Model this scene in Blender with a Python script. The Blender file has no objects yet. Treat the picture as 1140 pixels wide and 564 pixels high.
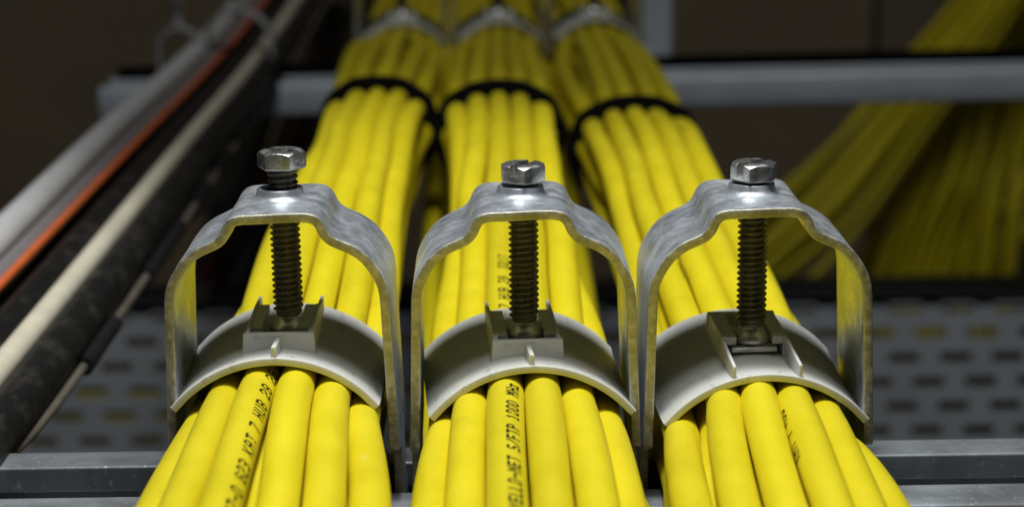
import bpy, bmesh, math, random
import numpy as np
from mathutils import Vector, Matrix
random.seed(7); rng = np.random.default_rng(11)
R = math.radians
CM = 0.01                      # all modelling numbers below are centimetres
scn = bpy.context.scene
C = scn.collection

# ------------------------------------------------------------------ camera
CAM = np.array([-0.70, -38.0, 13.6]); PITCH = R(13.3); YAW = R(0.74); ROLL = R(0.5); FPX = 2200.0
f0 = np.array([math.sin(YAW)*math.cos(PITCH), math.cos(YAW)*math.cos(PITCH), -math.sin(PITCH)])
r0 = np.array([math.cos(YAW), -math.sin(YAW), 0.0]); u0 = np.cross(r0, f0)
cr = r0*math.cos(ROLL) - u0*math.sin(ROLL); cu = u0*math.cos(ROLL) + r0*math.sin(ROLL)
cam_d = bpy.data.cameras.new('camera'); cam = bpy.data.objects.new('camera', cam_d); C.objects.link(cam)
M = Matrix(((cr[0], cu[0], -f0[0], CAM[0]*CM), (cr[1], cu[1], -f0[1], CAM[1]*CM), (cr[2], cu[2], -f0[2], CAM[2]*CM), (0, 0, 0, 1)))
cam.matrix_world = M
cam_d.sensor_width = 36; cam_d.lens = 36*FPX/1140; cam_d.clip_start = 0.01; cam_d.clip_end = 50
cam_d.dof.use_dof = True; cam_d.dof.focus_distance = 0.380; cam_d.dof.aperture_fstop = cam_d.lens/4.1
cam_d.dof.aperture_blades = 0
scn.camera = cam
def at(px, py, Y):
    """point of the world (cm) at distance Y that the photograph shows at px, py"""
    d = f0*FPX + cr*(px-570) - cu*(py-282)
    return CAM + d*((Y-CAM[1])/d[1])

# ------------------------------------------------------------------ light
w = bpy.data.worlds.new('World'); scn.world = w; w.use_nodes = True
w.node_tree.nodes['Background'].inputs[0].default_value = (0.75, 0.85, 1.0, 1)
w.node_tree.nodes['Background'].inputs[1].default_value = 0.012
def lamp(name, loc, target, sx, sy, power, col):
    d = bpy.data.lights.new(name, 'AREA'); d.shape = 'RECTANGLE'; d.size = sx*CM; d.size_y = sy*CM; d.energy = power; d.color = col
    o = bpy.data.objects.new(name, d); C.objects.link(o); o.location = Vector(loc)*CM
    o.rotation_euler = (Vector(target)-Vector(loc)).to_track_quat('-Z', 'Y').to_euler(); return o
sd_ = bpy.data.lights.new('work_lamp', 'SPOT'); sd_.energy = 11.0; sd_.spot_size = R(73); sd_.spot_blend = .6; sd_.shadow_soft_size = 6.5*CM; sd_.color = (.97, .99, 1)
so_ = bpy.data.objects.new('work_lamp', sd_); C.objects.link(so_); so_.location = Vector((-2, -3.2, 52))*CM; so_.rotation_euler = (Vector((0, -1.5, 0))-Vector((-2, -3.2, 52))).to_track_quat('-Z', 'Y').to_euler()
lamp('fill_lamp', (10, -50, 170), (5, 20, 0), 70, 40, 9.2, (0.97, 0.98, 1.0))  # added soft fill that lifts the shade and the background; source unseen
scn.view_settings.view_transform = 'Standard'; scn.view_settings.look = 'None'
scn.view_settings.exposure = 0; scn.view_settings.gamma = 1; scn.view_settings.use_curve_mapping = False
scn.cycles.use_denoising = True
scn.cycles.max_bounces = 8; scn.cycles.sample_clamp_indirect = 4

# ------------------------------------------------------------------ helpers
def mesh_obj(name, verts, faces, mat=None, parent=None, sharp=40, bevel=0, seg=2, smooth=True):
    me = bpy.data.meshes.new(name)
    me.from_pydata((np.asarray(verts, float)*CM).tolist(), [], [tuple(int(i) for i in f) for f in faces]); me.validate(); me.update()
    bm = bmesh.new(); bm.from_mesh(me); bmesh.ops.recalc_face_normals(bm, faces=bm.faces); bm.to_mesh(me); bm.free()
    if smooth:
        for p in me.polygons: p.use_smooth = True
        me.set_sharp_from_angle(angle=R(sharp))
    if mat: me.materials.append(mat)
    o = bpy.data.objects.new(name, me); C.objects.link(o)
    if parent: o.parent = parent
    if bevel:
        m = o.modifiers.new('bevel', 'BEVEL'); m.width = bevel*CM; m.segments = seg; m.limit_method = 'ANGLE'; m.angle_limit = R(35); m.harden_normals = False
    return o
def empty(name, loc, label, cat, group=None, rz=0):
    o = bpy.data.objects.new(name, None); C.objects.link(o); o.location = Vector(loc)*CM; o.rotation_euler[2] = rz
    o.empty_display_size = 0.01; tag(o, label, cat, group); return o
def tag(o, label=None, cat=None, group=None, kind=None):
    if label: o['label'] = label
    if cat: o['category'] = cat
    if group: o['group'] = group
    if kind: o['kind'] = kind
    return o
class MB:
    def __init__(s): s.v = []; s.f = []
    def add(s, v, f):
        n = len(s.v); s.v += [tuple(p) for p in v]; s.f += [tuple(i+n for i in q) for q in f]; return s
    def box(s, x0, x1, y0, y1, z0, z1):
        return s.add([(x0,y0,z0),(x1,y0,z0),(x1,y1,z0),(x0,y1,z0),(x0,y0,z1),(x1,y0,z1),(x1,y1,z1),(x0,y1,z1)],
              [(0,3,2,1),(4,5,6,7),(0,1,5,4),(1,2,6,5),(2,3,7,6),(3,0,4,7)])
    def hexa(s, pts):
        return s.add(pts, [(0,3,2,1),(4,5,6,7),(0,1,5,4),(1,2,6,5),(2,3,7,6),(3,0,4,7)])
    def lathe(s, prof, n=40, c=(0,0), closed=False):
        v = []; f = []; m = len(prof)
        for i in range(n):
            a = 2*math.pi*i/n
            for r, z in prof: v.append((c[0]+r*math.cos(a), c[1]+r*math.sin(a), z))
        for i in range(n):
            j = (i+1) % n
            for k in range(m if closed else m-1):
                l = (k+1) % m; f.append((i*m+k, j*m+k, j*m+l, i*m+l))
        if not closed:
            if prof[0][0] > 1e-6: f.append(tuple(i*m for i in range(n)))
            if prof[-1][0] > 1e-6: f.append(tuple(i*m+m-1 for i in range(n)))
        return s.add(v, f)
    def prism(s, poly, x0, x1):          # polygon in (y,z) run along x
        n = len(poly)
        v = [(x0, y, z) for y, z in poly]+[(x1, y, z) for y, z in poly]
        f = [(i, (i+1) % n, (i+1) % n+n, i+n) for i in range(n)]+[tuple(range(n)), tuple(range(n, 2*n))]
        return s.add(v, f)
    def obj(s, name, mat, parent=None, **k): return mesh_obj(name, s.v, s.f, mat, parent, **k)
def smooth_path(P, step):
    P = np.asarray(P, float); Q = np.vstack([2*P[0]-P[1], P, 2*P[-1]-P[-2]]); out = []
    for i in range(1, len(Q)-2):
        p0, p1, p2, p3 = Q[i-1], Q[i], Q[i+1], Q[i+2]; n = max(1, int(np.linalg.norm(p2-p1)/step))
        for k in range(n):
            t = k/n; out.append(.5*((2*p1)+(-p0+p2)*t+(2*p0-5*p1+4*p2-p3)*t*t+(-p0+3*p1-3*p2+p3)*t**3))
    out.append(P[-1]); return np.array(out)
def tube_geo(P, r, n=16, cap=True, rr=None, flat=0, ph=0):
    P = np.asarray(P, float); m = len(P); T = np.gradient(P, axis=0); T /= np.linalg.norm(T, axis=1)[:, None]
    up = np.array([0, 0, 1.0])
    if abs(T[0][2]) > .75: up = np.array([0, 1.0, 0])
    B = np.cross(T, up); B /= np.linalg.norm(B, axis=1)[:, None]; N = np.cross(B, T)
    a = np.arange(n)*2*math.pi/n; rad = np.full(m, r) if rr is None else np.asarray(rr)
    V = P[:, None, :] + rad[:, None, None]*(np.cos(a)[None, :, None]*N[:, None, :]*(1-flat) + np.sin(a)[None, :, None]*B[:, None, :])
    V = V.reshape(-1, 3); F = []
    for i in range(m-1):
        for k in range(n):
            l = (k+1) % n; F.append((i*n+k, i*n+l, (i+1)*n+l, (i+1)*n+k))
    if cap: F.append(tuple(range(n-1, -1, -1))); F.append(tuple((m-1)*n+k for k in range(n)))
    return V, F, (P, T, N, B, rad)

# ------------------------------------------------------------------ materials
def mat(name, base, metal=0, rough=.5, spec=.5):
    m = bpy.data.materials.new(name); m.use_nodes = True; nt = m.node_tree; b = nt.nodes['Principled BSDF']
    b.inputs['Base Color'].default_value = (*base, 1); b.inputs['Metallic'].default_value = metal
    b.inputs['Roughness'].default_value = rough; b.inputs['Specular IOR Level'].default_value = spec
    return m, nt, b
def N_(nt, t, **k):
    n = nt.nodes.new(t)
    for a, v in k.items(): setattr(n, a, v)
    return n
def noise(nt, scale, detail=4, rough=.55, stretch=None, coord='Object'):
    tc = N_(nt, 'ShaderNodeTexCoord'); mp = N_(nt, 'ShaderNodeMapping'); n = N_(nt, 'ShaderNodeTexNoise')
    nt.links.new(tc.outputs[coord], mp.inputs[0]); nt.links.new(mp.outputs[0], n.inputs['Vector'])
    if stretch: mp.inputs['Scale'].default_value = stretch
    n.inputs['Scale'].default_value = scale; n.inputs['Detail'].default_value = detail; n.inputs['Roughness'].default_value = rough
    return n
def ramp(nt, src, stops):
    r = N_(nt, 'ShaderNodeValToRGB'); nt.links.new(src, r.inputs[0]); e = r.color_ramp.elements
    while len(e) < len(stops): e.new(.5)
    for i, (p, c) in enumerate(stops): e[i].position = p; e[i].color = (*c, 1) if len(c) == 3 else c
    return r
def bump(nt, b, src, strength, dist, prev=None):
    n = N_(nt, 'ShaderNodeBump'); n.inputs['Strength'].default_value = strength; n.inputs['Distance'].default_value = dist*CM
    nt.links.new(src, n.inputs['Height'])
    if prev: nt.links.new(prev.outputs[0], n.inputs['Normal'])
    nt.links.new(n.outputs[0], b.inputs['Normal']); return n
def g(v): return (v, v, v)
def mixc(nt, fac, a, b, blend='MIX'):
    m = N_(nt, 'ShaderNodeMix', data_type='RGBA', blend_type=blend)
    for s, i in ((fac, 0), (a, 6), (b, 7)):
        if hasattr(s, 'links'): nt.links.new(s, m.inputs[i])
        else: m.inputs[i].default_value = s if i == 0 else (*s, 1)
    return m.outputs[2]

def mk_yellow(name, base, dirt=(.30, .22, .02)):
    m, nt, b = mat(name, base, 0, .46, .42)
    n1 = noise(nt, 60, 3, .5); n2 = noise(nt, 420, 4, .6); n3 = noise(nt, 900, 2, .5)
    big = ramp(nt, n1.outputs[0], [(.3, tuple(x*.93 for x in base)), (.7, base)])
    spots = ramp(nt, n2.outputs[0], [(.69, g(0)), (.80, g(.55))])
    c = mixc(nt, spots.outputs[0], big.outputs[0], dirt)
    n4 = noise(nt, 150, 6, .7, (1, .35, 1)); sm = ramp(nt, n4.outputs[0], [(.56, g(0)), (.78, g(.38))]); c = mixc(nt, sm.outputs[0], c, tuple(x*.55 for x in base))
    n5 = noise(nt, 260, 3, .5, (1, .25, 1)); sc = ramp(nt, n5.outputs[0], [(.70, g(0)), (.76, g(.35))]); c = mixc(nt, sc.outputs[0], c, (.80, .72, .22))
    oi = N_(nt, 'ShaderNodeObjectInfo'); hs = N_(nt, 'ShaderNodeHueSaturation')
    mr = N_(nt, 'ShaderNodeMapRange'); nt.links.new(oi.outputs['Random'], mr.inputs[0]); mr.inputs[3].default_value = .88; mr.inputs[4].default_value = 1.06
    nt.links.new(mr.outputs[0], hs.inputs['Value']); nt.links.new(c, hs.inputs['Color']); nt.links.new(hs.outputs[0], b.inputs['Base Color'])
    rr = ramp(nt, n1.outputs[0], [(.3, g(.40)), (.7, g(.55))]); nt.links.new(rr.outputs[0], b.inputs['Roughness'])
    a = bump(nt, b, n1.outputs[0], .5, .10); a2 = bump(nt, b, n2.outputs[0], .25, .012, a); bump(nt, b, n3.outputs[0], .2, .004, a2)
    return m
M_YEL = mk_yellow('yellow_pvc', (.72, .60, .010))
M_YELB = mk_yellow('yellow_pvc_background', (.72, .60, .010))

def mk_zinc(name, base, rough, scale=180, spots=True, metal=.85, dark=.45, bumpd=.012):
    m, nt, b = mat(name, base, metal, rough)
    n1 = noise(nt, scale, 5, .6); n2 = noise(nt, scale*5, 4, .65); n3 = noise(nt, scale*.35, 3, .5)
    lo = tuple(x*dark for x in base)
    c1 = ramp(nt, n1.outputs[0], [(.32, tuple(x*.74 for x in base)), (.5, tuple(x*.93 for x in base)), (.62, tuple(min(1, x*1.2) for x in base))])
    c = c1.outputs[0]
    if spots:
        sp = ramp(nt, n2.outputs[0], [(.62, g(0)), (.72, g(.85))]); c = mixc(nt, sp.outputs[0], c, lo)
        sh = ramp(nt, n3.outputs[0], [(.5, g(0)), (.75, g(.35))]); c = mixc(nt, sh.outputs[0], c, lo)
    nt.links.new(c, b.inputs['Base Color'])
    rr = ramp(nt, n1.outputs[0], [(.3, g(max(.05, rough-.10))), (.7, g(min(1, rough+.16)))]); nt.links.new(rr.outputs[0], b.inputs['Roughness'])
    a = bump(nt, b, n1.outputs[0], .35, bumpd*2); bump(nt, b, n2.outputs[0], .35, bumpd, a)
    return m
M_ZINC = mk_zinc('galvanised_steel', (.58, .63, .69), .38, 420, metal=.55, dark=.35)
def mk_strap():
    m, nt, b = mat('galvanised_strap_steel', (.58, .62, .66), .72, .34)
    n0 = noise(nt, 70, 3, .5); n1 = noise(nt, 210, 6, .7); n2 = noise(nt, 1500, 4, .7); n3 = noise(nt, 500, 3, .5, (.25, 2.2, .25))
    c0 = ramp(nt, n0.outputs[0], [(.35, (.40, .43, .46)), (.6, (.62, .66, .70))])
    c1 = ramp(nt, n1.outputs[0], [(.40, g(0)), (.62, g(.55))]); c = mixc(nt, c1.outputs[0], c0.outputs[0], (.70, .74, .78))
    sc = ramp(nt, n3.outputs[0], [(.66, g(0)), (.72, g(.8))]); c = mixc(nt, sc.outputs[0], c, (.82, .86, .90))
    pt = ramp(nt, n2.outputs[0], [(.63, g(0)), (.70, g(.9))]); c = mixc(nt, pt.outputs[0], c, (.14, .14, .13))
    nt.links.new(c, b.inputs['Base Color'])
    rr = ramp(nt, n1.outputs[0], [(.35, g(.24)), (.65, g(.50))]); nt.links.new(rr.outputs[0], b.inputs['Roughness'])
    a = bump(nt, b, n0.outputs[0], .5, .06); a = bump(nt, b, n1.outputs[0], .3, .02, a); bump(nt, b, n2.outputs[0], .3, .006, a); return m
M_ZINC = mk_strap()
M_EDGE = mk_zinc('cut_steel_edge', (.52, .50, .38), .50, 700, metal=.8, dark=.08, bumpd=.02)  # yellowish tone: partly the steel's own, partly yellow cable reflection painted in
M_HEAD = mk_zinc('bolt_head_steel', (.50, .50, .48), .30, 420, metal=.9, dark=.4)
M_THREAD = mk_zinc('oiled_thread_steel', (.17, .16, .14), .30, 200, dark=.4)
M_FOOT = mk_zinc('bright_steel', (.70, .69, .65), .34, 200, dark=.5)
M_RAIL = mk_zinc('rail_galvanised_steel', (.50, .54, .57), .42, 60, dark=.6)
def mk_brushed():
    m, nt, b = mat('rail_steel', (.5, .53, .55), .45, .45)
    n1 = noise(nt, 60, 5, .65, (.06, 1, 1)); n2 = noise(nt, 300, 4, .6, (.5, 1, 1)); n3 = noise(nt, 30, 4, .7, (1, 1, .1))
    c = ramp(nt, n1.outputs[0], [(.3, (.17, .185, .19)), (.55, (.31, .335, .35)), (.75, (.48, .51, .53))])
    sp = ramp(nt, n2.outputs[0], [(.6, g(0)), (.75, g(.6))]); cc = mixc(nt, sp.outputs[0], c.outputs[0], (.16, .165, .165))
    sm = ramp(nt, n3.outputs[0], [(.45, g(0)), (.62, g(.65))]); cc = mixc(nt, sm.outputs[0], cc, (.11, .115, .12)); n6 = noise(nt, 500, 5, .7); wr = ramp(nt, n6.outputs[0], [(.6, g(0)), (.68, g(.6))]); cc = mixc(nt, wr.outputs[0], cc, (.62, .66, .68))
    nt.links.new(cc, b.inputs['Base Color']); a = bump(nt, b, n1.outputs[0], .3, .02); bump(nt, b, n2.outputs[0], .3, .01, a); return m
M_RAIL = mk_brushed()
def mk_plastic():
    m, nt, b = mat('grey_plastic', (.58, .565, .50), 0, .48, .4)
    b.inputs['Subsurface Weight'].default_value = .08; b.inputs['Subsurface Radius'].default_value = (.002, .0018, .0014); b.inputs['Subsurface Scale'].default_value = 1
    n1 = noise(nt, 90, 5, .6); n2 = noise(nt, 330, 5, .65, (1, .5, 1)); n3 = noise(nt, 700, 2)
    c = ramp(nt, n1.outputs[0], [(.3, (.57, .575, .53)), (.7, (.66, .665, .62))])
    sp = ramp(nt, n2.outputs[0], [(.60, g(0)), (.72, g(.6))]); cc = mixc(nt, sp.outputs[0], c.outputs[0], (.20, .19, .14)); n7 = noise(nt, 1300, 4, .7); s7 = ramp(nt, n7.outputs[0], [(.66, g(0)), (.72, g(.6))]); cc = mixc(nt, s7.outputs[0], cc, (.12, .11, .08))
    nt.links.new(cc, b.inputs['Base Color']); a = bump(nt, b, n2.outputs[0], .12, .01); bump(nt, b, n3.outputs[0], .12, .003, a); return m
M_PLAS = mk_plastic()
def mk_simple(name, base, rough=.6, metal=0, var=.25, scale=80, spec=.4, bd=.01):
    m, nt, b = mat(name, base, metal, rough, spec); n1 = noise(nt, scale, 5, .6)
    c = ramp(nt, n1.outputs[0], [(.3, tuple(x*(1-var) for x in base)), (.7, tuple(x*(1+var*.5) for x in base))])
    nt.links.new(c.outputs[0], b.inputs['Base Color']); bump(nt, b, n1.outputs[0], .25, bd); return m
M_BLACK = mk_simple('black_rubber', (.012, .012, .013), .5, scale=150, spec=.25)
def mk_sheath():
    m, nt, b = mat('mottled_black_sheath', (.015, .015, .015), 0, .45, .35)
    n1 = noise(nt, 130, 6, .7, (1, .5, 1)); r_ = ramp(nt, n1.outputs[0], [(.5, (.008, .008, .008)), (.72, (.045, .041, .034))]); nt.links.new(r_.outputs[0], b.inputs['Base Color'])  # paler mottling paints the shiny bits into the black
    n2 = noise(nt, 60, 4, .6); bump(nt, b, n2.outputs[0], .8, .25); return m
M_SHEATH = mk_sheath()
M_TIE = mk_simple('black_strap_nylon', (.004, .004, .004), .9, scale=500, spec=.05)
M_BEIGE = mk_simple('beige_jacket', (.66, .61, .46), .45, var=.15)
M_GREY = mk_simple('grey_jacket', (.62, .62, .60), .45, var=.1)
M_DGREY = mk_simple('dark_grey_jacket', (.22, .20, .20), .5, var=.1)
M_ORANGE = mk_simple('orange_jacket', (.75, .16, .04), .4, var=.12)
M_RED = mk_simple('brown_red_jacket', (.16, .035, .02), .5)
M_WALL = mk_simple('brown_wall', (.24, .185, .11), .8, var=.15, scale=6)
M_WALL2 = mk_simple('brown_panel', (.20, .155, .10), .75, var=.15, scale=6)
M_TRAY = mk_simple('perforated_zinc_plate', (.66, .70, .72), .5, metal=.1, var=.12, scale=25)
M_INK = mat('black_ink', (.012, .012, .006), 0, .5, .3)[0]
M_DARKM = mk_simple('dark_steel', (.48, .50, .48), .5, metal=.3)
M_RAILF = mk_simple('clean_zinc_rail', (.64, .69, .73), .42, metal=.2, var=.15, scale=40)

# ------------------------------------------------------------------ setting: wall, floor under the trays
o = MB().box(-140, 44, 176, 180, -90, 110).obj('wall', M_WALL, bevel=0); tag(o, 'dark brown wall far behind the cables', kind='structure')
# cupboard of upright brown boards at the right of the wall
cb = empty('cabinet', (60, 168, 0), 'dark brown panelled cabinet behind the far rail at right', 'cabinet')
for x0, x1, mt in ((-46, -20, M_WALL), (-19.4, -6, M_WALL2), (-5.4, 14, M_WALL), (14.6, 60, M_WALL2)):
    MB().box(x0, x1, 0, 6, -90, 70).obj('panel', mt, cb, bevel=.3)
MB().box(-46.5, 60, 6.3, 8, -90, 70).obj('carcass', M_BLACK, cb)
o = MB().box(-150, 130, 60, 182, -92, -90).obj('floor', M_WALL2); tag(o, 'dark floor far below', kind='structure')

# ------------------------------------------------------------------ rails (C channel, slot upwards)
def rail(name, x0, x1, loc, ry, label, mt=None, H=2.2):
    e = empty(name, loc, label, 'rail', 'steel mounting rails'); e.rotation_euler[1] = ry
    t = .2; W = 2.0; S = .89; L = .55
    k = .18
    P = [(-S, 0), (-W+k, 0), (-W+.05, -.05), (-W, -k), (-W, -H+k), (-W+.05, -H+.05), (-W+k, -H), (W-k, -H), (W-.05, -H+.05), (W, -H+k), (W, -k), (W-.05, -.05), (W-k, 0), (S, 0), (S, -L), (S+t, -L),
         (S+t, -t), (W-t, -t), (W-t, -H+t), (-W+t, -H+t), (-W+t, -t), (-S-t, -t), (-S-t, -L), (-S, -L)]
    MB().prism(P, x0, x1).obj('channel', mt or M_RAIL, e, bevel=.05, seg=3)
    return e
rail('mounting_rail', -26, 26, (0, 0, 0), R(-.12), 'bright galvanised channel rail in front, under the three grey saddle clamps')
pf = at(640, 84, 58)
fr = rail('mounting_rail', -19.2, 62, (0, 58, -.12), R(-.6), 'blurred galvanised channel rail behind, crossing the picture above the clamps', M_RAILF, 1.5)
MB().box(-18.8, 62, .95, 1.75, .004, .55).obj('dark_line_strip', M_TIE, fr, bevel=.08)  # black strip that draws the dark line along the rail's top
# upright post behind the far rail
o = empty('upright_post', (8.05, 63.5, -30), 'blurred grey upright steel post rising behind the rightmost cable bundle', 'post')
MB().prism([(-1.2, -10), (1.2, -10), (1.2, 60), (-1.2, 60)], -.62, .62).obj('web', M_RAILF, o, bevel=.1)
for s in (-.75, .60): MB().box(s, s+.15, -1.5, 1.5, -10, 60).obj('flange', M_RAILF, o, bevel=.04)

# perforated plate behind, below the rails
def plate():
    Yp = 85; px_, rz = 3.40, 1.66; sw, sh = 2.05, .72
    x00, x11 = -52, 52; ztop = at(1000, 341, Yp)[2]; ref = at(1006, 398, Yp)
    mb = MB(); row0 = round((ztop-.9-ref[2])/rz)
    def q(xa, xb, za, zb): mb.add([(xa, 0, za), (xb, 0, za), (xb, 0, zb), (xa, 0, zb)], [(0, 1, 2, 3)])
    z = ref[2]+row0*rz; k = row0; zt = ztop
    q(x00, x11, z+rz/2, ztop)
    while z > -60:
        ox = ref[0]+(px_/2)*(k % 2); n0 = math.ceil((x00+2-ox)/px_); xs = []
        x = ox+n0*px_
        while x < x11-2: xs.append(x); x += px_
        q(x00, x11, z+sh/2, z+rz/2); q(x00, x11, z-rz/2, z-sh/2)
        last = x00
        for x in xs:
            q(last, x-sw/2, z-sh/2, z+sh/2); last = x+sw/2
            a, b_, c, d = x-sw/2, x+sw/2, z-sh/2, z+sh/2
            mb.add([(a, 0, c), (b_, 0, c), (b_, 0, d), (a, 0, d), (a, .2, c), (b_, .2, c), (b_, .2, d), (a, .2, d)], [(0, 1, 5, 4), (1, 2, 6, 5), (2, 3, 7, 6), (3, 0, 4, 7)])
        q(last, x11, z-sh/2, z+sh/2)
        z -= rz; k -= 1
    mb.box(x00, x11, .01, 3, ztop+.002, ztop+.2)
    o = mb.obj('perforated_tray', M_TRAY, smooth=False); o.location = (0, Yp*CM, 0)
    tag(o, 'grey steel tray wall with staggered rows of oblong slots, below and behind the cables', 'cable tray')
plate()

# ------------------------------------------------------------------ yellow data cables: three bundles
CR = .362; CRV = .356
YS = np.arange(-44, 92, .6)
SY = [-44, -9.6, -2, 2, 15, 29.5, 31, 32.5, 46, 57, 60, 75, 92]
def layout(N, w, top, seed, rows):
    r = np.random.default_rng(seed); out = []
    for n, dz in rows:
        ws = w*(1-.0*dz)
        for i in range(n): out.append(((-ws+2*ws*i/(n-1)) + r.normal(0, .07), top-dz-(.30*abs((i-(n-1)/2)/((n-1)/2))**2)))
    return out[:N]
# top rows as read in the photograph: (x at the saddle, x near the camera, drop near the camera)
BUNDLES = {
 'left':   dict(hw=1.26, ax=-4.68, zt=2.50, tie=(-4.47, 1.18, 2.92), far=-4.70, top=[(-1.60, -1.62, .55), (-1.14, -1.0, .20), (-.50, -.33, .0), (.31, .70, .05), (1.0, 1.40, .2), (1.52, 1.98, .45), (1.56, 2.25, 1.2), (-.08, .12, .62), (1.2, 1.75, .95)], rows=[(4, 1.45), (3, 2.1)]),
 'middle': dict(hw=1.24, ax=0.0, zt=2.29, tie=(-.24, 1.38, 2.80), far=-.03, top=[(-1.56, -1.52, .5), (-1.08, -1.02, .18), (-.41, -.46, .0), (.33, .18, .0), (1.02, 1.0, .12), (1.55, 1.50, .5), (1.60, 1.86, .95), (.70, .62, .65), (-1.55, -1.55, 1.2)], rows=[(4, 1.4), (3, 1.9)]),
 'right':  dict(hw=1.34, ax=4.53, zt=2.13, tie=(4.54, 1.50, 2.22), far=4.60, top=[(-1.50, -1.75, .5), (-.86, -1.16, .15), (-.08, -.44, .0), (.66, .26, .0), (1.26, .88, .22), (1.62, 1.24, .8), (-1.2, -1.50, .95), (-1.6, -1.95, 1.45), (1.5, 1.35, 1.4)], rows=[(4, 1.32), (3, 1.75)]),
}
def spines(key):
    B = BUNDLES[key]; top = B['top']; nT = len(top); low = [(n, d) for n, d in B['rows']]
    N = nT+sum(n for n, _ in low); r = np.random.default_rng({'left': 3, 'middle': 5, 'right': 8}[key])
    st = {y: np.zeros((N, 2)) for y in SY}
    lowp = []
    for n, d in low:
        for i in range(n): lowp.append((-1.05+2.1*i/(n-1), d))
    order = sorted(range(nT), key=lambda i: top[i][0])
    # slots of the bundle cross-section at the tie and far clamp
    def slots(cx, hw, zt, n):
        out = []; k = 0
        rows = [0, .66, 1.3, 1.95]
        cnt = [5, 6, 5, 4]
        for dz, c in zip(rows, cnt):
            for i in range(c):
                u = -1+2*i/(c-1); ww = hw if c >= 5 else hw*.8
                out.append((cx+u*ww, zt-dz-.32*u*u+.0))
        return out[:n] if len(out) >= n else out
    tc, tw, tz = B['tie']
    T = slots(tc, tw, tz, N); F = slots(B['far'], 1.5, 2.12, N)
    while len(T) < N: T.append((tc+r.uniform(-1, 1), tz-1.6)); F.append((B['far']+r.uniform(-1, 1), 1))
    # assignment: top ones keep side order
    idx = sorted(range(nT), key=lambda i: top[i][0])
    t5 = sorted(range(nT), key=lambda i: top[i][2])[:5]
    rest = [i for i in range(nT) if i not in t5]
    t5 = sorted(t5, key=lambda i: top[i][0]); asg = {}
    for s, i in enumerate(t5): asg[i] = s
    free = list(range(5, N)); todo = rest+list(range(nT, N))
    def xz(i):
        if i < nT: return B['ax']+top[i][0], B['zt']-top[i][2]
        return B['ax']+lowp[i-nT][0], B['zt']-lowp[i-nT][1]
    for i in todo:
        x, z = xz(i); s = min(free, key=lambda s: abs(T[s][0]-x)+1.2*abs(T[s][1]-z)); asg[i] = s; free.remove(s)
    perm = list(range(N))
    swaps = {'left': (3, 4), 'middle': (1, 2), 'right': (2, 3)}[key]
    for i in range(N):
        x, z = xz(i); ax, zt = B['ax'], B['zt']
        if i < nT: xf, zf = ax+top[i][1], zt-.10-top[i][2]
        else: xf, zf = x, z
        dz = 2.05-math.sqrt(max(.01, 2.05**2-min(2.0, abs(x-ax))**2))
        zp = zt-max(dz, top[i][2] if i < nT and top[i][2] > .5 else dz) if i < nT else z
        st[-44][i] = (xf+(xf-x)*.7, zf-.2); st[-9.6][i] = (xf, zf); st[-2][i] = (x, zp); st[2][i] = (x, zp)
        tx, tz_ = T[asg[i]]; fx, fz = F[asg[i]]
        bx = tc+(tx-tc)*1.12; bz = tz_+.16
        mx = .5*(x+tx); ax2 = .5*(ax+tc)
        st[15][i] = (ax2+(mx+r.normal(0, .24)-ax2)*.84, .5*(zp+tz_)+.12+r.normal(0, .10))
        st[29.5][i] = (bx, bz); st[31][i] = (tx, tz_-.26); st[32.5][i] = (bx, bz)
        st[46][i] = (.5*(bx+fx)+r.normal(0, .25), .5*(bz+fz)+r.normal(0, .1))
        j = asg[i]; st[57][i] = (fx, fz); st[60][i] = (fx, fz); st[75][i] = (fx+r.normal(0, .3), fz+.2); st[92][i] = (fx+r.normal(0, .4), fz+.2)
    A = np.zeros((len(YS), N, 2)); sy = np.array(SY)
    for i in range(N):
        for c in range(2):
            yy = np.array([st[y][i][c] for y in SY])
            # monotone cubic (pchip-like)
            h = np.diff(sy); dl = np.diff(yy)/h; m = np.zeros(len(sy)); m[1:-1] = np.where(dl[:-1]*dl[1:] > 0, 2*dl[:-1]*dl[1:]/(dl[:-1]+dl[1:]+1e-12), 0); m[0] = dl[0]; m[-1] = dl[-1]
            k = np.clip(np.searchsorted(sy, YS)-1, 0, len(h)-1); t = (YS-sy[k])/h[k]
            A[:, i, c] = (2*t**3-3*t**2+1)*yy[k]+(t**3-2*t**2+t)*h[k]*m[k]+(-2*t**3+3*t**2)*yy[k+1]+(t**3-t**2)*h[k]*m[k+1]
        ph = r.uniform(0, 6.28, 4); amp = .022*np.clip((np.abs(YS)-2)/3, 0, 1)*np.clip((np.abs(YS-31)-1)/3, 0, 1)
        A[:, i, 0] += amp*(np.sin(YS/2.9+ph[0])+1.6*np.sin(YS/6+ph[1])); A[:, i, 1] += amp*.6*(np.sin(YS/3.3+ph[2])+np.sin(YS/6.4+ph[3]))
    D = 2*CR*1.02
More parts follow.
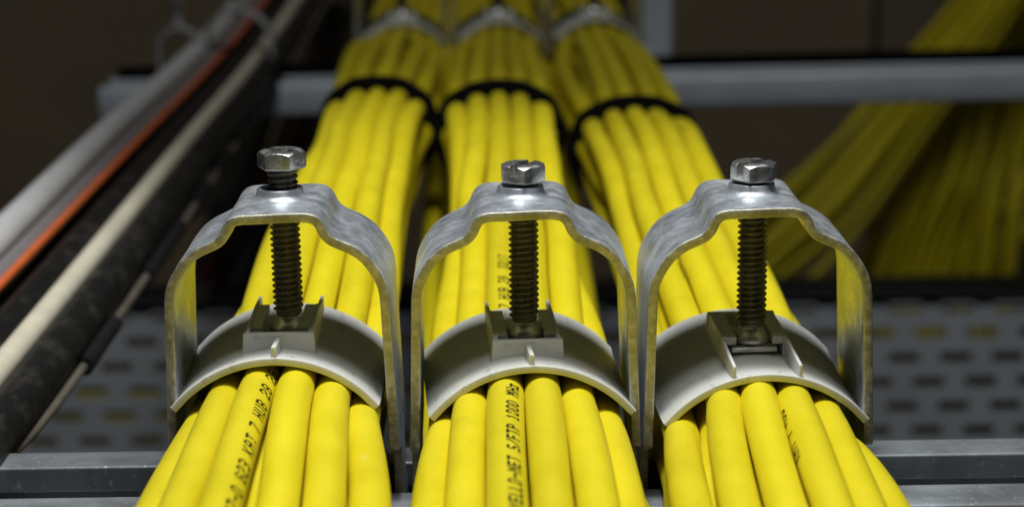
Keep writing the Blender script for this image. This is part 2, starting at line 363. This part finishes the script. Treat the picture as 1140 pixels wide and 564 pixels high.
    for rep in range(4):
        if rep == 3: D = 2*CR*1.0
        for s in range(len(YS)):
            P = A[s]; Y = YS[s]
            for it in range(14):
                d = P[:, None, :]-P[None, :, :]; L = np.sqrt((d**2).sum(2))+np.eye(N)*9
                ov = np.clip(D-L, 0, None)*.5*.7; P += (d/L[..., None]*ov[..., None]).sum(1)
                P[:, 1] = np.maximum(P[:, 1], CR+.01 if abs(Y) < 2.2 or abs(Y-58) < 2.2 else -.6)
                yd = abs(Y) if Y < 20 else abs(Y-58)
                if yd < 7:
                    cx, cz = (B['ax'], B['zt']) if Y < 20 else (B['far'], 2.14)
                    gr = max(0, yd-2.0); rl = 2.03+.06*gr+.03*gr*gr; xl = 1.53+.07*gr+.03*gr*gr
                    cz -= 2.03; v = P-np.array([cx, cz]); l = np.sqrt((v**2).sum(1)); m = (l > rl) & (v[:, 1] > 0)
                    P[m] = np.array([cx, cz])+v[m]/l[m][:, None]*rl
                    P[:, 0] = np.clip(P[:, 0], cx-xl, cx+xl)
                if 6 < Y < 29:
                    f = (Y-6)/23; cxx = B['ax']+(tc-B['ax'])*f; hw = np.interp(Y, [6, 14, 24, 29], [1.62, B['hw'], (B['hw']+tw)/2, tw+.15])
                    P[:, 0] += .6*(np.clip(P[:, 0], cxx-hw, cxx+hw)-P[:, 0]); zc = B['zt']+(tz+.12-B['zt'])*f+.14; P[:, 1] -= .5*np.maximum(0, P[:, 1]-zc)
                if abs(Y-31) < .5:
                    cz = tz-tw*.9; v = (P-np.array([tc, cz]))/np.array([tw+.12, tw*.9+.05]); l = np.sqrt((v**2).sum(1)); m = l > 1
                    P[m] = np.array([tc, cz])+v[m]/l[m][:, None]*np.array([tw+.12, tw*.9+.05])
        K = np.array([0, 1, 3, 1, 0])/5. if rep == 3 else np.array([1, 3, 4, 3, 1])/12.; Ap = np.pad(A, ((2, 2), (0, 0), (0, 0)), 'edge')
        A = sum(K[j]*Ap[j:j+len(YS)] for j in range(5))
    for _ in range(7):                      # stiff cables: take the short ripples out between the fixings
        Ap = np.pad(A, ((2, 2), (0, 0), (0, 0)), 'edge'); S = (Ap[:-4]+2*Ap[1:-3]+2*Ap[2:-2]+2*Ap[3:-1]+Ap[4:])/8
        wgt = (np.clip((np.abs(YS)-2.2)/2.5, 0, 1)*np.clip((np.abs(YS-31)-.8)/2.2, 0, 1)*np.clip((np.abs(YS-58)-1.5)/2, 0, 1))[:, None, None]
        A = A*(1-wgt)+S*wgt
    return A, nT

FONT = {'Y': '10001 10001 01010 00100 00100 00100 00100', 'E': '11111 10000 10000 11110 10000 10000 11111', 'L': '10000 10000 10000 10000 10000 10000 11111',
 'O': '01110 10001 10001 10001 10001 10001 01110', '-': '00000 00000 00000 11111 00000 00000 00000', 'N': '10001 11001 10101 10011 10001 10001 10001', 'T': '11111 00100 00100 00100 00100 00100 00100',
 'S': '01111 10000 10000 01110 00001 00001 11110', '/': '00001 00001 00010 00100 01000 10000 10000', 'F': '11111 10000 10000 11110 10000 10000 10000', 'P': '11110 10001 10001 11110 10000 10000 10000',
 '1': '00100 01100 00100 00100 00100 00100 01110', '0': '01110 10001 10001 10001 10001 10001 01110', 'M': '10001 11011 10101 10101 10001 10001 10001', 'H': '10001 10001 10001 11111 10001 10001 10001',
 'z': '00000 00000 11111 00010 00100 01000 11111', 'K': '10001 10010 10100 11000 10100 10010 10001', 'A': '01110 10001 10001 11111 10001 10001 10001', 'B': '11110 10001 10001 11110 10001 10001 11110',
 'G': '01110 10001 10000 10111 10001 10001 01110', '2': '01110 10001 00001 00110 01000 10000 11111', '7': '11111 00001 00010 00100 00100 01000 01000', 'U': '10001 10001 10001 10001 10001 10001 01110',
 '8': '01110 10001 10001 01110 10001 10001 01110', 'R': '11110 10001 10001 11110 10100 10010 10001', 'I': '01110 00100 00100 00100 00100 00100 01110', 'C': '01110 10001 10000 10000 10000 10001 01110',
 '5': '11111 10000 11110 00001 00001 10001 01110', '3': '11110 00001 00001 01110 00001 00001 11110', '6': '00110 01000 10000 11110 10001 10001 01110', 'Z': '11111 00001 00010 00100 01000 10000 11111', '.': '00000 00000 00000 00000 00000 01100 01100', ' ': '00000 '*7}
def print_text(frame, r, text, y_end, ang0, parent, adv=.315, hgt=.27, twist=0.0):
    """dot-printed lettering wrapped on the cable; reads away from the camera, its last letter ends at y_end"""
    P, T, N, B, rad = frame; seg = np.linalg.norm(np.diff(P, axis=0), axis=1); S = np.concatenate([[0], np.cumsum(seg)])
    s_end = np.interp(y_end, P[:, 1], S); s0 = s_end-adv*len(text); V = []; F = []
    dw = adv*.72/5; dh = hgt/7; rd = .029
    for ci, ch in enumerate(text):
        rows = FONT.get(ch, FONT[' ']).split()
        for ri, row in enumerate(rows):
            for k, bit in enumerate(row):
                if bit != '1' or random.random() < .01: continue
                s = s0+ci*adv+(k+.5)*dw+random.gauss(0, .002); a = ang0+twist*(s-s_end)-((3-ri)*dh)/r   # +angle = right side
                i0 = len(V)
                for q in range(8):
                    t = q*math.pi/4; ss = s+rd*.92*math.cos(t); aa = a+rd*math.sin(t)/r
                    p = np.array([np.interp(ss, S, P[:, c]) for c in range(3)]); n_ = np.array([np.interp(ss, S, N[:, c]) for c in range(3)]); b_ = np.array([np.interp(ss, S, B[:, c]) for c in range(3)])
                    V.append(p+(np.interp(ss, S, rad)+.004)*(math.cos(aa)*n_+math.sin(aa)*b_))
                F.append(tuple(range(i0, i0+8)))
    mesh_obj('printed_lettering', V, F, M_INK, parent, smooth=False)

TOPLAB = {
 'left': ['yellow data cable at the outer left edge of the left bundle', 'plain yellow data cable just left of the printed one in the left bundle', 'yellow data cable with KAT 7 HUB printing, left bundle below the saddle rib',
          'plain yellow data cable just right of the printed one in the left bundle, largest there', 'yellow data cable fifth from left in the left bundle, with a pale scuff', 'yellow data cable passing under the right tip of the left saddle',
          'thin-looking yellow data cable squeezed against the right leg of the left clamp', 'sunken yellow data cable showing between the printed cable and its right neighbour, left bundle', 'sunken yellow data cable in the gap left of the right saddle tip, left bundle'],
 'middle': ['yellow data cable at the outer left edge of the middle bundle', 'plain yellow data cable just left of the printed one in the middle bundle', 'yellow data cable printed YELLO-NET S/FTP 1000 MHz in the middle bundle',
            'plain yellow data cable just right of the printed one in the middle bundle', 'yellow data cable swinging right from beneath the middle saddle, right of centre', 'yellow data cable second from the right edge of the middle bundle',
            'yellow data cable at the outer right edge of the middle bundle', 'sunken yellow data cable showing as a sliver right of centre in the middle bundle', 'low yellow data cable peeping out at the left side of the middle bundle'],
 'right': ['yellow data cable under the left tip of the right saddle', 'yellow data cable third visible from left in the right bundle, left of centre', 'yellow data cable in the centre of the right bundle, below the open saddle housing',
           'yellow data cable with faint dots of print on its left side, right bundle', 'yellow data cable right of the faintly printed one in the right bundle', 'yellow data cable at the outer right edge of the right bundle',
           'sunken yellow data cable in shade between two left cables of the right bundle', 'low yellow data cable along the left side of the right bundle', 'low yellow data cable beneath the right edge of the right bundle'],
}
SP = {}
for key in ('left', 'middle', 'right'):
    A, nT = spines(key); SP[key] = A
    for i in range(A.shape[1]):
        P = np.column_stack([A[:, i, 0], YS, A[:, i, 1]]); P = smooth_path(P, .3)
        rr = CRV*(1+.014*np.sin(P[:, 1]/1.9+i)+.008*np.sin(P[:, 1]/1.1+2*i))
        V, F, fr_ = tube_geo(P, CR, 22, rr=rr)
        o = mesh_obj('data_cable', V, F, M_YEL, sharp=60)
        if i < nT: tag(o, TOPLAB[key][i], 'cable', f'yellow data cables of the {key} bundle')
        else: tag(o, f'yellow data cable buried inside the {key} bundle', 'cable', f'yellow data cables buried inside the {key} bundle')
        if key == 'middle' and i == 2:
            print_text(fr_, CR, 'YELLO-NET S/FTP 1000 MHz', -2.15, R(22), o, adv=.28, hgt=.25)
            print_text(fr_, CR, 'KAZ-0602G KAT 7 HUB 28  0217', 7.6, R(10), o)
        if key == 'left' and i == 2: print_text(fr_, CR, 'RICH KAZ-0WG23 KAT 7 HUB 28 28', -1.5, R(48), o)
        if key == 'right' and i == 3: print_text(fr_, CR, 'KAT 7 HUB', -2.9, R(-78), o)
        if key == 'right' and i == 1: print_text(fr_, CR, 'S/FTP 1000 MHz', 11, R(60), o)

# black straps around the bundles
def hull(P):
    P = sorted(map(tuple, P)); 
    def half(Q):
        h = []
        for p in Q:
            while len(h) > 1 and (h[-1][0]-h[-2][0])*(p[1]-h[-2][1])-(h[-1][1]-h[-2][1])*(p[0]-h[-2][0]) <= 0: h.pop()
            h.append(p)
        return h
    return half(P)[:-1]+half(P[::-1])[:-1]
def strap_tie(key, Y, wd, tilt, label):
    A = SP[key]; k = int(np.argmin(abs(YS-Y))); pts = []
    for kk in (k-1, k, k+1):
        for p in A[kk]:
            for a in np.arange(0, 6.28, .3): pts.append((p[0]+(CR+.02)*math.cos(a), p[1]+(CR+.02)*math.sin(a)))
    H = np.array(hull(pts)); H = np.vstack([H, H[:1]]); S = np.concatenate([[0], np.cumsum(np.linalg.norm(np.diff(H, axis=0), axis=1))])
    n = 90; Q = np.array([[np.interp(s, S, H[:, 0]), np.interp(s, S, H[:, 1])] for s in np.linspace(0, S[-1], n, endpoint=False)])
    for _ in range(3): Q = .25*np.roll(Q, 1, 0)+.5*Q+.25*np.roll(Q, -1, 0)
    T = np.roll(Q, -1, 0)-np.roll(Q, 1, 0); T /= np.linalg.norm(T, axis=1)[:, None]; Nn = np.column_stack([T[:, 1], -T[:, 0]])
    prof = [(-wd, -.25), (-wd, .20), (-wd+.08, .30), (wd-.08, .30), (wd, .20), (wd, -.25)]
    V = []; F = []; m = len(prof); cx = Q[:, 0].mean(); zz = Q[:, 1].max()
    for i in range(n):
        for (y, h) in prof:
            p = Q[i]+Nn[i]*(h+.01); V.append((p[0], Y+y+tilt*(p[0]-cx)+.25*(zz-p[1])*-.6+.05*math.sin(i*.3), p[1]))
    for i in range(n):
        j = (i+1) % n
        for k2 in range(m): l = (k2+1) % m; F.append((i*m+k2, j*m+k2, j*m+l, i*m+l))
    o = mesh_obj('tie_strap', V, F, M_TIE); tag(o, label, 'cable tie', 'black ties round the yellow bundles')
    # loose tail lying on the bundle
    return o
strap_tie('left', 31, .36, -.05, 'black tie strap wrapped round the left yellow bundle')
strap_tie('middle', 31, .42, .10, 'black tie strap wrapped round the middle yellow bundle')
strap_tie('right', 31, .34, .12, 'black tie strap wrapped round the right yellow bundle')

# loose lower cables hanging below the three bundles
LOOSE = [([(2.3-4.6, 92, .8), (-2.2, 60, -.2), (-2.35, 45, -.8), (-2.4, 30, -2.6), (-2.5, 10, -5.6), (-2.6, -6, -8.5)], 'shaded yellow cable hanging in the gap between the left and middle bundles'),
         ([(-2.7, 92, 1.6), (-2.5, 60, 1.2), (-2.65, 45, .5), (-2.65, 32, -1.4), (-2.6, 20, -4.2), (-2.6, 5, -8.5)], 'loose yellow cable outside the tie on the right of the left bundle'),
         ([(2.1, 92, .6), (2.2, 60, .3), (2.2, 45, -.3), (1.9, 30, -1.6), (1.8, 10, -3.2), (1.9, -6, -5)], 'shaded yellow cable hanging in the gap between the middle and right bundles'),
         ([(2.6, 92, 1.3), (2.5, 60, -.5), (2.6, 45, -1.0), (2.5, 30, -2.2), (2.3, 10, -3.6), (2.1, -6, -5.6)], 'lower shaded yellow cable hanging between the middle and right bundles')]
for P, lab in LOOSE:
    V, F, _ = tube_geo(smooth_path(P, 1.0), .37, 14); o = mesh_obj('data_cable', V, F, M_YELB, sharp=60); tag(o, lab, 'cable')

# ------------------------------------------------------------------ clamp
PROF_H = [(0.0, 5.68), (.35, 5.68), (.62, 5.675), (.78, 5.63), (.87, 5.53), (.95, 5.36), (1.06, 5.24), (1.22, 5.155), (1.45, 5.05), (1.68, 4.88), (1.87, 4.63), (1.99, 4.38), (2.04, 4.12), (2.05, 3.6), (2.06, 2.6), (2.07, 1.6), (2.075, .95), (2.075, .3), (2.075, -.25), (2.075, -.7)]
def sweep_band(prof, wfun, t, hfun=None, ny=16):
    prof = smooth_path(prof, .06); m = len(prof)
    T = np.gradient(prof, axis=0); T /= np.linalg.norm(T, axis=1)[:, None]; Nn = np.column_stack([-T[:, 1], T[:, 0]])
    V = []; F = []; c = t*.16
    us = np.linspace(-1, 1, ny+1)
    for i in range(m):
        wd = wfun(prof[i]); ring = []
        for u in us: ring.append((u*(wd-c), t/2))
        for a in (60, 30, 0): ring.append((wd-c+c*math.cos(R(a)), t/2-c+c*math.sin(R(a))))
        for a in (0, -30, -60): ring.append((wd-c+c*math.cos(R(a)), -t/2+c+c*math.sin(R(a))))
        for u in us[::-1]: ring.append((u*(wd-c), -t/2))
        for a in (-120, -150, -180): ring.append((-wd+c+c*math.cos(R(a)), -t/2+c+c*math.sin(R(a))))
        for a in (180, 150, 120): ring.append((-wd+c+c*math.cos(R(a)), t/2-c+c*math.sin(R(a))))
        for y, h in ring:
            p = prof[i]+Nn[i]*h; dz = hfun(p[0], y) if hfun else 0
            V.append((p[0], y, p[1]+dz))
    k = len(ring)
    for i in range(m-1):
        for j in range(k): l = (j+1) % k; F.append((i*k+j, i*k+l, (i+1)*k+l, (i+1)*k+j))
    F.append(tuple(range(k))); F.append(tuple((m-1)*k+j for j in range(k)))
    return V, F
def leg_w(p):
    z = p[1]
    if z > 1.05: return 1.46
    if z > .85: return .62+(1.46-.62)*((z-.85)/.2)**.6
    if z > -.25: return .62
    return .62+.25*min(1, (-.25-z)/.08)
def wear(x, y): 
    return .055*math.exp(-((x*x+y*y)/.42)**1.5)+.012*math.sin(2.1*y+3*x)*math.sin(1.7*y+1+x)
def build_strap(parent, splay):
    half = [(x+splay*max(0, (4.6-z))*.022, z) for x, z in PROF_H]
    prof = [(-x, z) for x, z in half[:0:-1]]+half
    V, F = sweep_band(prof, leg_w, .185, wear)
    mb = MB().add(V, F); nsw = len(F)
    # raised threaded collar
    mb.lathe([(.66, 5.78), (.56, 5.81), (.49, 5.86), (.455, 5.91), (.45, 5.975), (.43, 6.0), (.365, 6.0), (.34, 5.98), (.325, 5.93), (.325, 5.56), (.42, 5.54), (.5, 5.6)], 56)
    o = mb.obj('strap', M_ZINC, parent, sharp=50)
    # cut edges get the rough edge look
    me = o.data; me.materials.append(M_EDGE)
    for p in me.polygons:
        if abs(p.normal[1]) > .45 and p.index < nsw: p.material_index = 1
    return o
def hex_head():
    AC = .485; H = .36
    mb = MB(); n = 6; v = []
    for z, s in ((0, .93), (.04, 1), (H, 1)):
        for i in range(6): a = R(60*i); v.append((AC*s*math.cos(a), AC*s*math.sin(a), z))
    f = [(i, (i+1) % 6, (i+1) % 6+6, i+6) for i in range(6)]+[(i+6, (i+1) % 6+6, (i+1) % 6+12, i+12) for i in range(6)]+[(5, 4, 3, 2, 1, 0), (12, 13, 14, 15, 16, 17)]
    v = [(x, y, z) for x, y, z in v]
    head = mesh_obj('head_body', v, f, smooth=False)
    cone = MB().lathe([(0.0, -.05), (.60, -.05), (.60, .19), (.50, .275), (.43, .33), (.37, .358), (.30, .365), (.2, .36), (0, .355)], 72).obj('cut_a', None, smooth=False)
    s1 = MB().box(-.6, .6, -.085, .085, .15, .5).obj('cut_b', None, smooth=False); s1.rotation_euler[2] = R(30)
    s2 = MB().hexa([(-.05, -.16, .12), (.05, -.16, .12), (.05, .16, .12), (-.05, .16, .12), (-.11, -.31, .5), (.11, -.31, .5), (.11, .31, .5), (-.11, .31, .5)]).obj('cut_c', None, smooth=False); s2.rotation_euler[2] = R(30)
    for c, op in ((cone, 'INTERSECT'), (s1, 'DIFFERENCE'), (s2, 'DIFFERENCE')):
        m = head.modifiers.new('b', 'BOOLEAN'); m.object = c; m.operation = op; m.solver = 'EXACT'
    m = head.modifiers.new('bv', 'BEVEL'); m.width = .018*CM; m.segments = 2; m.limit_method = 'ANGLE'; m.angle_limit = R(38)
    dg = bpy.context.evaluated_depsgraph_get(); me = bpy.data.meshes.new_from_object(head.evaluated_get(dg))
    for o in (head, cone, s1, s2): bpy.data.objects.remove(o)
    for p in me.polygons: p.use_smooth = True
    me.set_sharp_from_angle(angle=R(28)); me.materials.clear(); me.materials.append(M_HEAD); me.name = 'head'
    return me
HEAD = hex_head()
def thread_mesh(L):
    n = 40; pitch = .118; per = 12; rows = int(L/pitch*per); V = []; F = []
    for k in range(rows+1):
        z = L*k/rows
        for i in range(n):
            a = 2*math.pi*i/n; fr = (z/pitch-i/n) % 1.0; tri = 1-abs(2*fr-1); tri = min(1, max(0, (tri-.08)/.78))
            r = .238+.062*tri; e = min(1, z/.12)*1.0; V.append(((r*e+.235*(1-e))*math.cos(a), (r*e+.235*(1-e))*math.sin(a), z))
    for k in range(rows):
        for i in range(n): j = (i+1) % n; F.append((k*n+i, k*n+j, (k+1)*n+j, (k+1)*n+i))
    F.append(tuple(range(n))); F.append(tuple(rows*n+i for i in range(n)))
    return V, F
def saddle_mesh():
    Rr = 2.55; ths = np.linspace(-R(49.5), R(49.5), 12)
    prof = [(Rr*math.sin(a), Rr*math.cos(a)-Rr) for a in ths]
    def fl(x, y):
        u = max(0, abs(y)-.75)/1.15; return .15*u**1.7*(1-.25*(x/2)**2)
    V, F = sweep_band(prof, lambda p: 1.92+.06*(abs(p[0])/2)**2, .15, lambda x, y: fl(x, y)-.075, ny=30)
    return MB().add(V, F)
def housing_mesh(yc, l0, l1, rib):
    """side walls with inward lips from l0 to l1, closed by a wall at yc, fins running on to the open side"""
    hb = MB()
    def hx(x0, x1, y0, y1, zb, z0, z1, x0t=None, x1t=None):
        x0t = x0 if x0t is None else x0t; x1t = x1 if x1t is None else x1t
        hb.hexa([(x0, y0, zb), (x1, y0, zb), (x1, y1, zb), (x0, y1, zb), (x0t, y0, z0), (x1t, y0, z0), (x1t, y1, z1), (x0t, y1, z1)])
    for s in (-1, 1):
        def H(x0, x1, *a, t=None):
            p = sorted((s*x0, s*x1)); q = sorted((s*t[0], s*t[1])) if t else p; hx(p[0], p[1], *a, *q)
        H(.57, .70, yc+.12, l1, -.12, .335, .375, t=(.57, .66))
        H(.36, .575, l0, l1-.003, .20, .325, .365)
        if rib: H(.40, .50, l0, l0+.09, -.03, .203, .203)
        H(.602, .672, l1-.02, 1.875, -.1, .34, .31)
    hx(-.72, .72, yc-.02, yc+.125, -.12, .315, .32, -.69, .69)
    if rib: hb.hexa([(-.05, -1.87, .05), (.05, -1.87, .05), (.055, yc+.01, -.08), (-.055, yc+.01, -.08), (-.045, -1.87, .36), (.045, -1.87, .36), (.05, yc+.01, .24), (-.05, yc+.01, .24)])
    return hb
SAD = saddle_mesh(); HOUS = {False: housing_mesh(-.85, -.46, 1.05, True), True: housing_mesh(-1.28, -1.17, .42, False)}
def build_clamp(loc, zv, tilt, rz_s, flip, blen, head_rot, bolt_off, label, strap_rot, lean=0, sx=0):
    e = empty('cable_clamp', loc, label, 'cable clamp', 'galvanised saddle clamps on the front rail')
    s = build_strap(e, 1.0); s.rotation_euler = (0, strap_rot, 0)
    sd = SAD.obj('saddle', M_PLAS, e, sharp=45); sd.location = Vector((sx, 0, zv))*CM
    sd.rotation_euler = (tilt if not flip else -tilt, lean, rz_s+(math.pi if flip else 0)); 
    h = HOUS[flip].obj('housing', M_PLAS, sd, bevel=.022, seg=2)
    ft = MB().box(-.46, .46, -.46, .46, .05, .15).obj('foot_plate', M_FOOT, e, bevel=.03); ft.location = Vector((bolt_off, 0, zv))*CM; ft.rotation_euler = (tilt, 0, rz_s)
    b = MB().lathe([(0, .14), (.37, .15), (.385, .19), (.37, .25), (.30, .33), (.25, .40), (.235, .46), (.235, .5)], 40).obj('bolt', M_FOOT, e, sharp=35)
    b.location = Vector((bolt_off, 0, zv))*CM
    tp = Vector((0, 0, 5.97))-Vector((bolt_off, 0, zv)); b.rotation_euler = (0, math.atan2(tp.x, tp.z), 0)
    V, F = thread_mesh(blen-.46); t = mesh_obj('thread', V, F, M_THREAD, b, sharp=60); t.location = (0, 0, .46*CM)
    hd = bpy.data.objects.new('head', HEAD); C.objects.link(hd); hd.parent = b; hd.location = (0, 0, (blen-.01)*CM); hd.rotation_euler = (0, 0, head_rot)
    return e
build_clamp((-4.68, 0, .0), 2.98, R(1.3), R(0), False, 3.42, R(-66), .03, 'left front clamp, bolt standing highest with bare thread above the collar, closed saddle housing', R(-.6), sx=-.10)
mid = build_clamp((.02, 0, 0), 2.79, R(2), R(3.5), False, 3.29, R(32), 0, 'middle front clamp with its bolt screwed down to the collar and a closed saddle housing', R(-.5))
build_clamp((4.55, 0, 0), 2.64, R(4.3), R(2.5), True, 3.42, R(12), -.0, 'right front clamp whose saddle is turned round, open housing and steel foot plate facing front', R(-.4))

def copy_tree(o, parent=None):
    c = o.copy(); C.objects.link(c)
    if parent: c.parent = parent; c.matrix_parent_inverse = o.matrix_parent_inverse.copy()
    for ch in list(o.children): copy_tree(ch, c)
    return c
for x, lab in ((-4.70, 'left'), (-.03, 'middle'), (4.60, 'right')):
    c = copy_tree(mid); c.location = Vector((x, 58, -.12+.012*x))*CM; tag(c, f'blurred clamp at the top edge holding the {lab} bundle on the far rail', 'cable clamp', 'clamps on the far rail')

# ------------------------------------------------------------------ heavy cables at the left, parallel to the bundles
def heavy(name, px, z, r, m, label, zfar=None, wob=.08, n=20, far=None):
    P = [(px, -34, z), (px, -15, z), (px+wob, 10, z), (px-wob, 35, z), (px, 58, z), (px+.3, 80, z+.9), (px+1.1, 120, z+3.6), (px+1.5, 165, z+6)]
    V, F, _ = tube_geo(smooth_path(P, 1.2), r, n); o = mesh_obj(name, V, F, m, sharp=60); tag(o, label, 'cable', 'heavy cables at the left'); return o
heavy('power_cable', -14.95, .95, .48, M_GREY, 'thick light grey cable, outermost at the left edge', wob=.1)
heavy('power_cable', -14.2, .60, .30, M_DGREY, 'dull dark grey cable between the light grey cable and the orange cable')
heavy('fibre_cable', -13.78, .72, .125, M_ORANGE, 'thin bright orange cable lying on the dark cables at left', wob=.02)
heavy('power_cable', -13.0, .18, .52, M_SHEATH, 'thick black cable between the orange cable and the beige cable', wob=.04)
heavy('power_cable', -12.02, .60, .31, M_BEIGE, 'smooth beige cable running between two black cables at left', wob=.03)
heavy('power_cable', -11.42, .10, .56, M_SHEATH, 'thick black cable just right of the beige cable', wob=.05)
M_TAN = mk_simple('dull_tan_jacket', (.12, .105, .08), .5, var=.3)
V, F, _ = tube_geo(smooth_path([(-11.30, -8, -.10), (-11.10, 1, -.25), (-10.86, 6, -.40), (-10.78, 20, -.42), (-10.78, 40, -.40), (-10.78, 58, -.42), (-10.5, 80, .5), (-9.7, 120, 3.2)], 1.2), .12, 14)
o = mesh_obj('power_cable', V, F, M_TAN, sharp=60); tag(o, 'narrow tan cable half hidden under the rightmost black cable, taped in places', 'cable', 'heavy cables at the left')
heavy('power_cable', -14.0, -.35, .45, M_BLACK, 'black cable in shade beneath the orange cable')
heavy('power_cable', -11.9, -.75, .5, M_BLACK, 'black cable in shade beneath the beige cable')
# black tape wraps on them
for Y, hl, wh in ((11.5, 2, 'nearest the front rail'), (22.2, 3.4, 'longest, beside the left clamp'), (30.6, 1.5, 'short, level with the left bolt head'), (36.6, 1.6, 'short, just before the far rail'), (50, 9, 'farthest, at the far rail')):
    V, F, _ = tube_geo([(-10.78, Y-hl, -.40), (-10.78, Y-hl/2, -.38), (-10.78, Y+hl/2, -.38), (-10.78, Y+hl, -.40)], .24, 16); o = mesh_obj('tape_wrap', V, F, M_BLACK); tag(o, 'black tape on the narrow tan cable at left, '+wh, 'tape', 'tape wraps on the narrow tan cable')
# hoops (pipe clamps) holding them on the far rail
def hoop(cx, cz, r, Y, wd, label, bolt=True):
    e = empty('pipe_clamp', (cx, Y, cz), label, 'pipe clamp', 'dark pipe clamps at the left end of the far rail')
    prof = [(-r-.02, -1.2), (-r, -.4)]+[(r*math.cos(a), r*math.sin(a)) for a in np.linspace(math.pi, 0, 9)]+[(r, -.4), (r+.02, -1.2)]
    V, F = sweep_band(prof, lambda p: wd, .16); mesh_obj('hoop', V, F, M_DARKM, e)
    if bolt:
        b = MB().lathe([(.0, r-.3), (.22, r-.3), (.22, r+1.1), (0, r+1.1)], 16).obj('bolt', M_DARKM, e)
        hd = bpy.data.objects.new('head', HEAD); C.objects.link(hd); hd.parent = b; hd.location = (0, 0, (r+1.0)*CM)
    return e
p = at(203, 62, 60); hoop(p[0], 1.25, .95, 59.2, .4, 'small dark pipe clamp with upright bolt at the far end of the grey cable')
hoop(-12.85, 1.3, 1.62, 60, .6, 'wide dark pipe clamp arching over the black and orange cables at the far rail')

# dim cables hanging behind the left clamp
def hang(name, pts, r, m, label, group=None, n=14, cat='cable'):
    P = [at(*p) for p in pts]; V, F, _ = tube_geo(smooth_path(P, 1.2), r, n); o = mesh_obj(name, V, F, m, sharp=60); tag(o, label, cat, group); return o
hang('power_cable', [(310, 55, 96), (282, 110, 84), (262, 165, 76), (240, 205, 70), (200, 235, 66), (150, 250, 62)], .80, M_DGREY, 'blurred grey-brown cable looping down behind the left clamp')
hang('power_cable', [(352, 60, 110), (318, 150, 90), (262, 250, 76), (235, 300, 74), (222, 330, 80)], .55, M_RED, 'brown red cable in deep shade behind the left clamp')
hang('power_cable', [(330, 30, 120), (300, 90, 110), (280, 150, 100), (245, 260, 92), (215, 330, 86)], 1.3, M_BLACK, 'thick black cable in deep shade behind the left clamp')
hang('power_cable', [(372, 20, 130), (352, 90, 116), (330, 150, 104), (300, 240, 95), (260, 330, 90)], 1.5, M_BLACK, 'thick black cable passing close behind the left yellow bundle')

# hanging yellow loops at the right background
def sheaf(pts, width, n, r, label, group, depth=2.2):
    for k in range(n):
        u = (k+.5)/n*2-1; off = random.gauss(0, .12); p1, p2, am = random.uniform(0, 6.28), random.uniform(.7, 1.3), random.uniform(.05, .38); dy = random.uniform(-depth, depth); P = []
        for j, (x, y, Y) in enumerate(pts):
            a = np.array(at(x, y, Y)); b = np.array(at(*(pts[min(j+1, len(pts)-1)])))-np.array(at(*(pts[max(j-1, 0)])))
            nrm = np.array([b[2], 0, -b[0]]); nrm /= np.linalg.norm(nrm)+1e-9
            wd = width[j] if isinstance(width, (list, tuple)) else width
            P.append(a+nrm*(u+off*.6+am*math.sin(p1+p2*j))*wd+np.array([random.gauss(0, .12), dy, random.gauss(0, .12)]))
        V, F, _ = tube_geo(smooth_path(P, 1.6), r*.80, 10); o = mesh_obj('data_cable', V, F, M_YELB, sharp=60); tag(o, label, 'cable', group)
G = 'yellow cables hanging in the right background'
sheaf([(1330, -420, 112), (1180, -90, 112), (1120, -20, 112), (1070, 45, 112), (992, 135, 112), (925, 215, 111), (850, 285, 110), (770, 355, 109)], [1.5, 1.5, 1.5, 1.6, 1.9, 2.4, 3.0, 3.4], 26, .42, 'blurred yellow cable of the sheaf slanting down behind the far rail at right', G+', slanting sheaf')
sheaf([(1190, -420, 122), (1130, -60, 122), (1105, 20, 122), (1075, 100, 120), (1048, 190, 118), (1020, 260, 118), (985, 370, 118)], [1.6, 1.6, 1.6, 1.8, 2.4, 3.0, 3.6], 20, .42, 'blurred yellow cable of the sheaf hanging steeply at right', G+', steep sheaf')
sheaf([(1210, -420, 126), (1150, -60, 126), (1140, 60, 125), (1110, 160, 124), (1090, 240, 122), (1075, 380, 122)], [2.2, 2.2, 2.4, 2.6, 3.0, 3.2], 20, .42, 'blurred yellow cable of the upright sheaf near the right edge', G+', upright sheaf')
sheaf([(1520, -320, 128), (1360, -60, 128), (1260, 60, 128), (1190, 140, 128), (1120, 215, 126), (1040, 275, 124), (930, 350, 120)], [3, 3, 3, 3, 3, 3, 2.6], 22, .42, 'blurred yellow cable sweeping in from the right edge', G+', sweeping sheaf')
o = MB().box(-60, 60, 87, 90, at(1000, 344, 87)[2], at(1000, 318, 87)[2]).obj('shade_bar', M_BLACK, bevel=.2); tag(o, 'added black bar standing in for the darkness above the perforated tray wall', 'bar')  # added bar: puts the dark band above the tray into solid shape
# yellow cables seen through the slots at the left
for k in range(9):
    z = -32.5+k*1.0; P = [(-50, 85.66+random.uniform(0, .1), z+random.gauss(0, .2)), (-30, 85.7, z+random.gauss(0, .3)), (-10, 85.8, z-1), (2, 86, z-3)]
    V, F, _ = tube_geo(smooth_path(P, 2.5), .42, 10); o = mesh_obj('data_cable', V, F, M_YELB); tag(o, 'yellow cable glimpsed through the slots of the perforated tray', 'cable', 'yellow cables behind the perforated tray')
